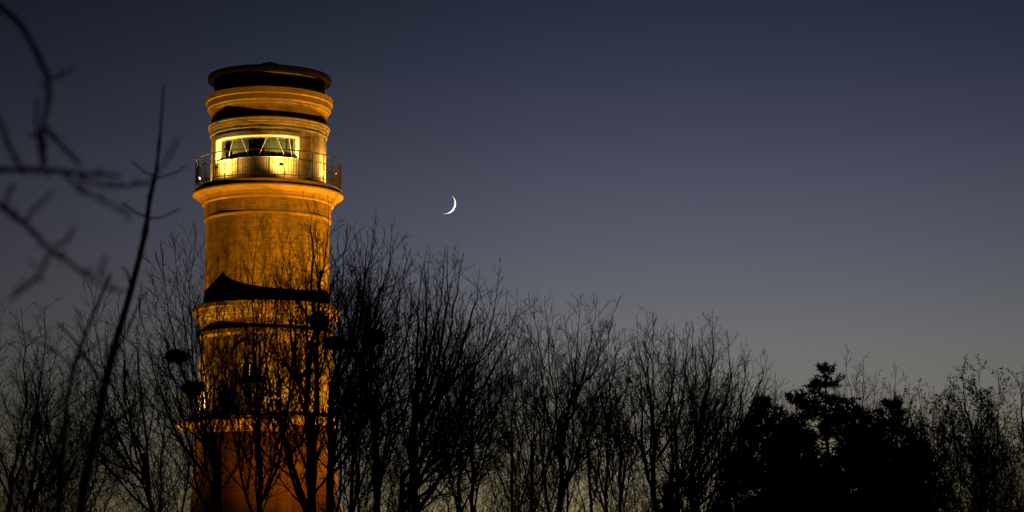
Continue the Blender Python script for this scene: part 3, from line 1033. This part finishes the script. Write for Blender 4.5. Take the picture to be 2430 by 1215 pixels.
nt1 = thing('young_tree', 'slender near twig tree with paired side twigs, slightly blurred, left of the lighthouse', 'tree', tuple(W(150, 1215, 10.2) * (1, 1, 0)))
v, f = cat_vf([stem([(120, 2300), (165, 1450), (190, 1215), (225, 1040), (262, 860), (308, 700), (343, 560), (356, 470), (370, 410), (381, 310), (388, 202)], 10.2, 11.0, 21, 2.6, 6, 1)])
mesh_obj('trunk', v, f, M_NEARB, nt1, smooth=True)
tw = [stem([(370, 418), (345, 408), (325, 393), (312, 381)], 10.85, 10.6, 3.2, 2.6, 0, 2), stem([(369, 424), (398, 416), (425, 405), (443, 393)], 10.85, 11.1, 3.2, 2.4, 0, 3),
      stem([(352, 514), (330, 508), (308, 494), (292, 481)], 10.75, 10.5, 3.4, 2.8, 0, 4), stem([(353, 518), (382, 515), (408, 505), (428, 494)], 10.75, 11.0, 3.4, 2.4, 0, 5),
      stem([(312, 702), (308, 672), (302, 648), (290, 634)], 10.6, 10.3, 5, 3, 0, 6),
      stem([(225, 1040), (300, 980), (345, 930), (362, 905)], 10.4, 9.2, 7, 3, 3, 7), stem([(250, 920), (225, 880), (170, 800), (135, 766)], 10.4, 8.8, 6, 3.5, 3, 8),
      stem([(262, 860), (300, 790), (330, 720), (350, 690)], 10.5, 11.8, 5, 2.5, 3, 9)]
v, f = cat_vf(tw)
mesh_obj('crown', v, f, M_NEARB, nt1, smooth=True)

nt2 = thing('young_tree', 'near blurred stem leaning right with a few stubby twigs, lower left', 'tree', tuple(W(120, 1215, 8.2) * (1, 1, 0)))
v, f = cat_vf([stem([(90, 2500), (125, 1500), (138, 1215), (150, 1050), (168, 900), (200, 800), (232, 720), (266, 645)], 8.0, 8.8, 13, 3.5, 6, 11),
               stem([(60, 2500), (90, 1500), (115, 1215), (140, 1000), (148, 920)], 7.6, 7.2, 9, 5, 2, 12)])
mesh_obj('trunk', v, f, M_NEARB, nt2, smooth=True)
tw = [stem([(160, 940), (100, 960), (60, 925), (20, 880)], 8.0, 6.6, 6, 4, 3, 13), stem([(185, 850), (215, 830), (240, 800)], 8.4, 7.6, 5, 3, 1, 14),
      stem([(150, 1050), (90, 1000), (30, 960)], 7.8, 6.4, 5, 4, 2, 15), stem([(200, 800), (190, 770), (186, 740)], 8.5, 8.2, 4, 3, 1, 16),
      stem([(140, 1150), (200, 1080), (290, 1030), (310, 1010)], 7.9, 7.0, 6, 3, 2, 17), stem([(110, 1260), (60, 1120), (30, 1040), (10, 1000)], 7.8, 6.8, 6, 4, 2, 18),
      stem([(150, 1020), (200, 960), (270, 900), (330, 880)], 8.0, 7.2, 5, 3, 2, 19), stem([(128, 1180), (80, 1090), (90, 1000), (70, 940)], 7.7, 7.1, 5, 3.5, 2, 20),
      stem([(175, 880), (140, 840), (70, 800), (25, 770)], 8.2, 7.0, 4.5, 3, 2, 21), stem([(140, 1120), (240, 1140), (330, 1100)], 7.9, 7.2, 5, 3, 2, 22)]
v, f = cat_vf(tw)
mesh_obj('crown', v, f, M_NEARB, nt2, smooth=True)

nt3 = thing('young_tree', 'strongly blurred knobbly boughs reaching in from the left border above the trees', 'tree', tuple(W(-330, 1215, 5.2) * (1, 1, 0)))
v, f = cat_vf([stem([(-330, 3000), (-320, 1800), (-310, 1200), (-300, 700), (-290, 300), (-280, -100)], 5.2, 5.2, 40, 22, 0, 21)])
mesh_obj('trunk', v, f, M_NEARB, nt3, smooth=True)
tw = [stem([(-284, -60), (-120, -80), (0, 15), (50, 62), (84, 120), (112, 185), (114, 240), (102, 310), (106, 392)], 5.2, 5.4, 12, 7, 8, 22),
      stem([(112, 190), (145, 178), (176, 160)], 5.35, 5.2, 6, 5, 1, 23),
      stem([(-296, 500), (-120, 402), (0, 403), (100, 402), (200, 412), (288, 416)], 5.2, 5.1, 11, 6.5, 10, 24),
      stem([(150, 415), (215, 460), (265, 488), (312, 510)], 5.1, 4.7, 6, 4, 4, 25),
      stem([(190, 425), (260, 442), (320, 440), (358, 432)], 5.1, 5.9, 6, 4, 3, 26),
      stem([(-303, 760), (-120, 400), (0, 487), (60, 532), (120, 592), (190, 642), (250, 682), (302, 690)], 5.2, 4.8, 11, 5, 9, 27),
      stem([(60, 528), (78, 500), (110, 470), (126, 452)], 5.0, 4.8, 6, 5, 2, 28), stem([(130, 582), (155, 572), (178, 538)], 4.9, 4.8, 6, 6, 2, 29),
      stem([(235, 655), (240, 635), (252, 608)], 4.85, 4.7, 6, 6, 1, 30), stem([(118, 600), (85, 660), (20, 712)], 4.9, 4.6, 7, 6, 4, 31),
      stem([(15, 490), (20, 455), (35, 440)], 5.0, 4.9, 6, 7, 1, 32), stem([(-298, 450), (-60, 250), (0, 292), (20, 345), (52, 402)], 5.2, 5.0, 9, 7, 4, 33),
      stem([(102, 392), (92, 330), (86, 280), (90, 230)], 5.3, 5.2, 8, 5, 3, 34), stem([(112, 305), (150, 350), (192, 392)], 5.3, 5.0, 7, 6, 4, 35),
      stem([(110, 310), (80, 322), (70, 318)], 5.3, 5.2, 6, 5, 1, 36), stem([(85, 660), (105, 664)], 4.75, 4.7, 6, 5, 0, 37),
      stem([(350, 436), (372, 412), (398, 375), (425, 325)], 5.9, 4.6, 5, 4.5, 1, 38)]
# buds and short spurs along the boughs
gb_ = np.random.default_rng(5)
for (x0, y0), (x1, y1), n_, yy in (((30, 45), (84, 120), 3, 5.25), ((90, 130), (112, 230), 4, 5.3), ((104, 300), (106, 392), 3, 5.4), ((20, 402), (280, 415), 11, 5.15),
                                   ((160, 425), (305, 508), 6, 4.9), ((220, 434), (350, 434), 5, 5.5), ((5, 490), (120, 592), 6, 4.95), ((130, 598), (290, 688), 6, 4.85),
                                   ((112, 605), (30, 705), 4, 4.75), ((5, 310), (48, 395), 3, 5.05), ((120, 320), (188, 388), 5, 5.15)):
    for k in range(n_):
        u_ = (k + gb_.random()) / n_
        x_, y_ = x0 + (x1 - x0) * u_, y0 + (y1 - y0) * u_
        a_ = gb_.uniform(0, 2 * math.pi)
        l_ = gb_.uniform(8, 22)
        tw.append(stem([(x_, y_), (x_ + l_ * .5 * math.cos(a_), y_ + l_ * .5 * math.sin(a_)), (x_ + l_ * math.cos(a_ + .4), y_ + l_ * math.sin(a_ + .4))], yy, yy - .05, 4, 5, 0, k, 5))
v, f = cat_vf(tw)
mesh_obj('crown', v, f, M_NEARB, nt3, smooth=True)
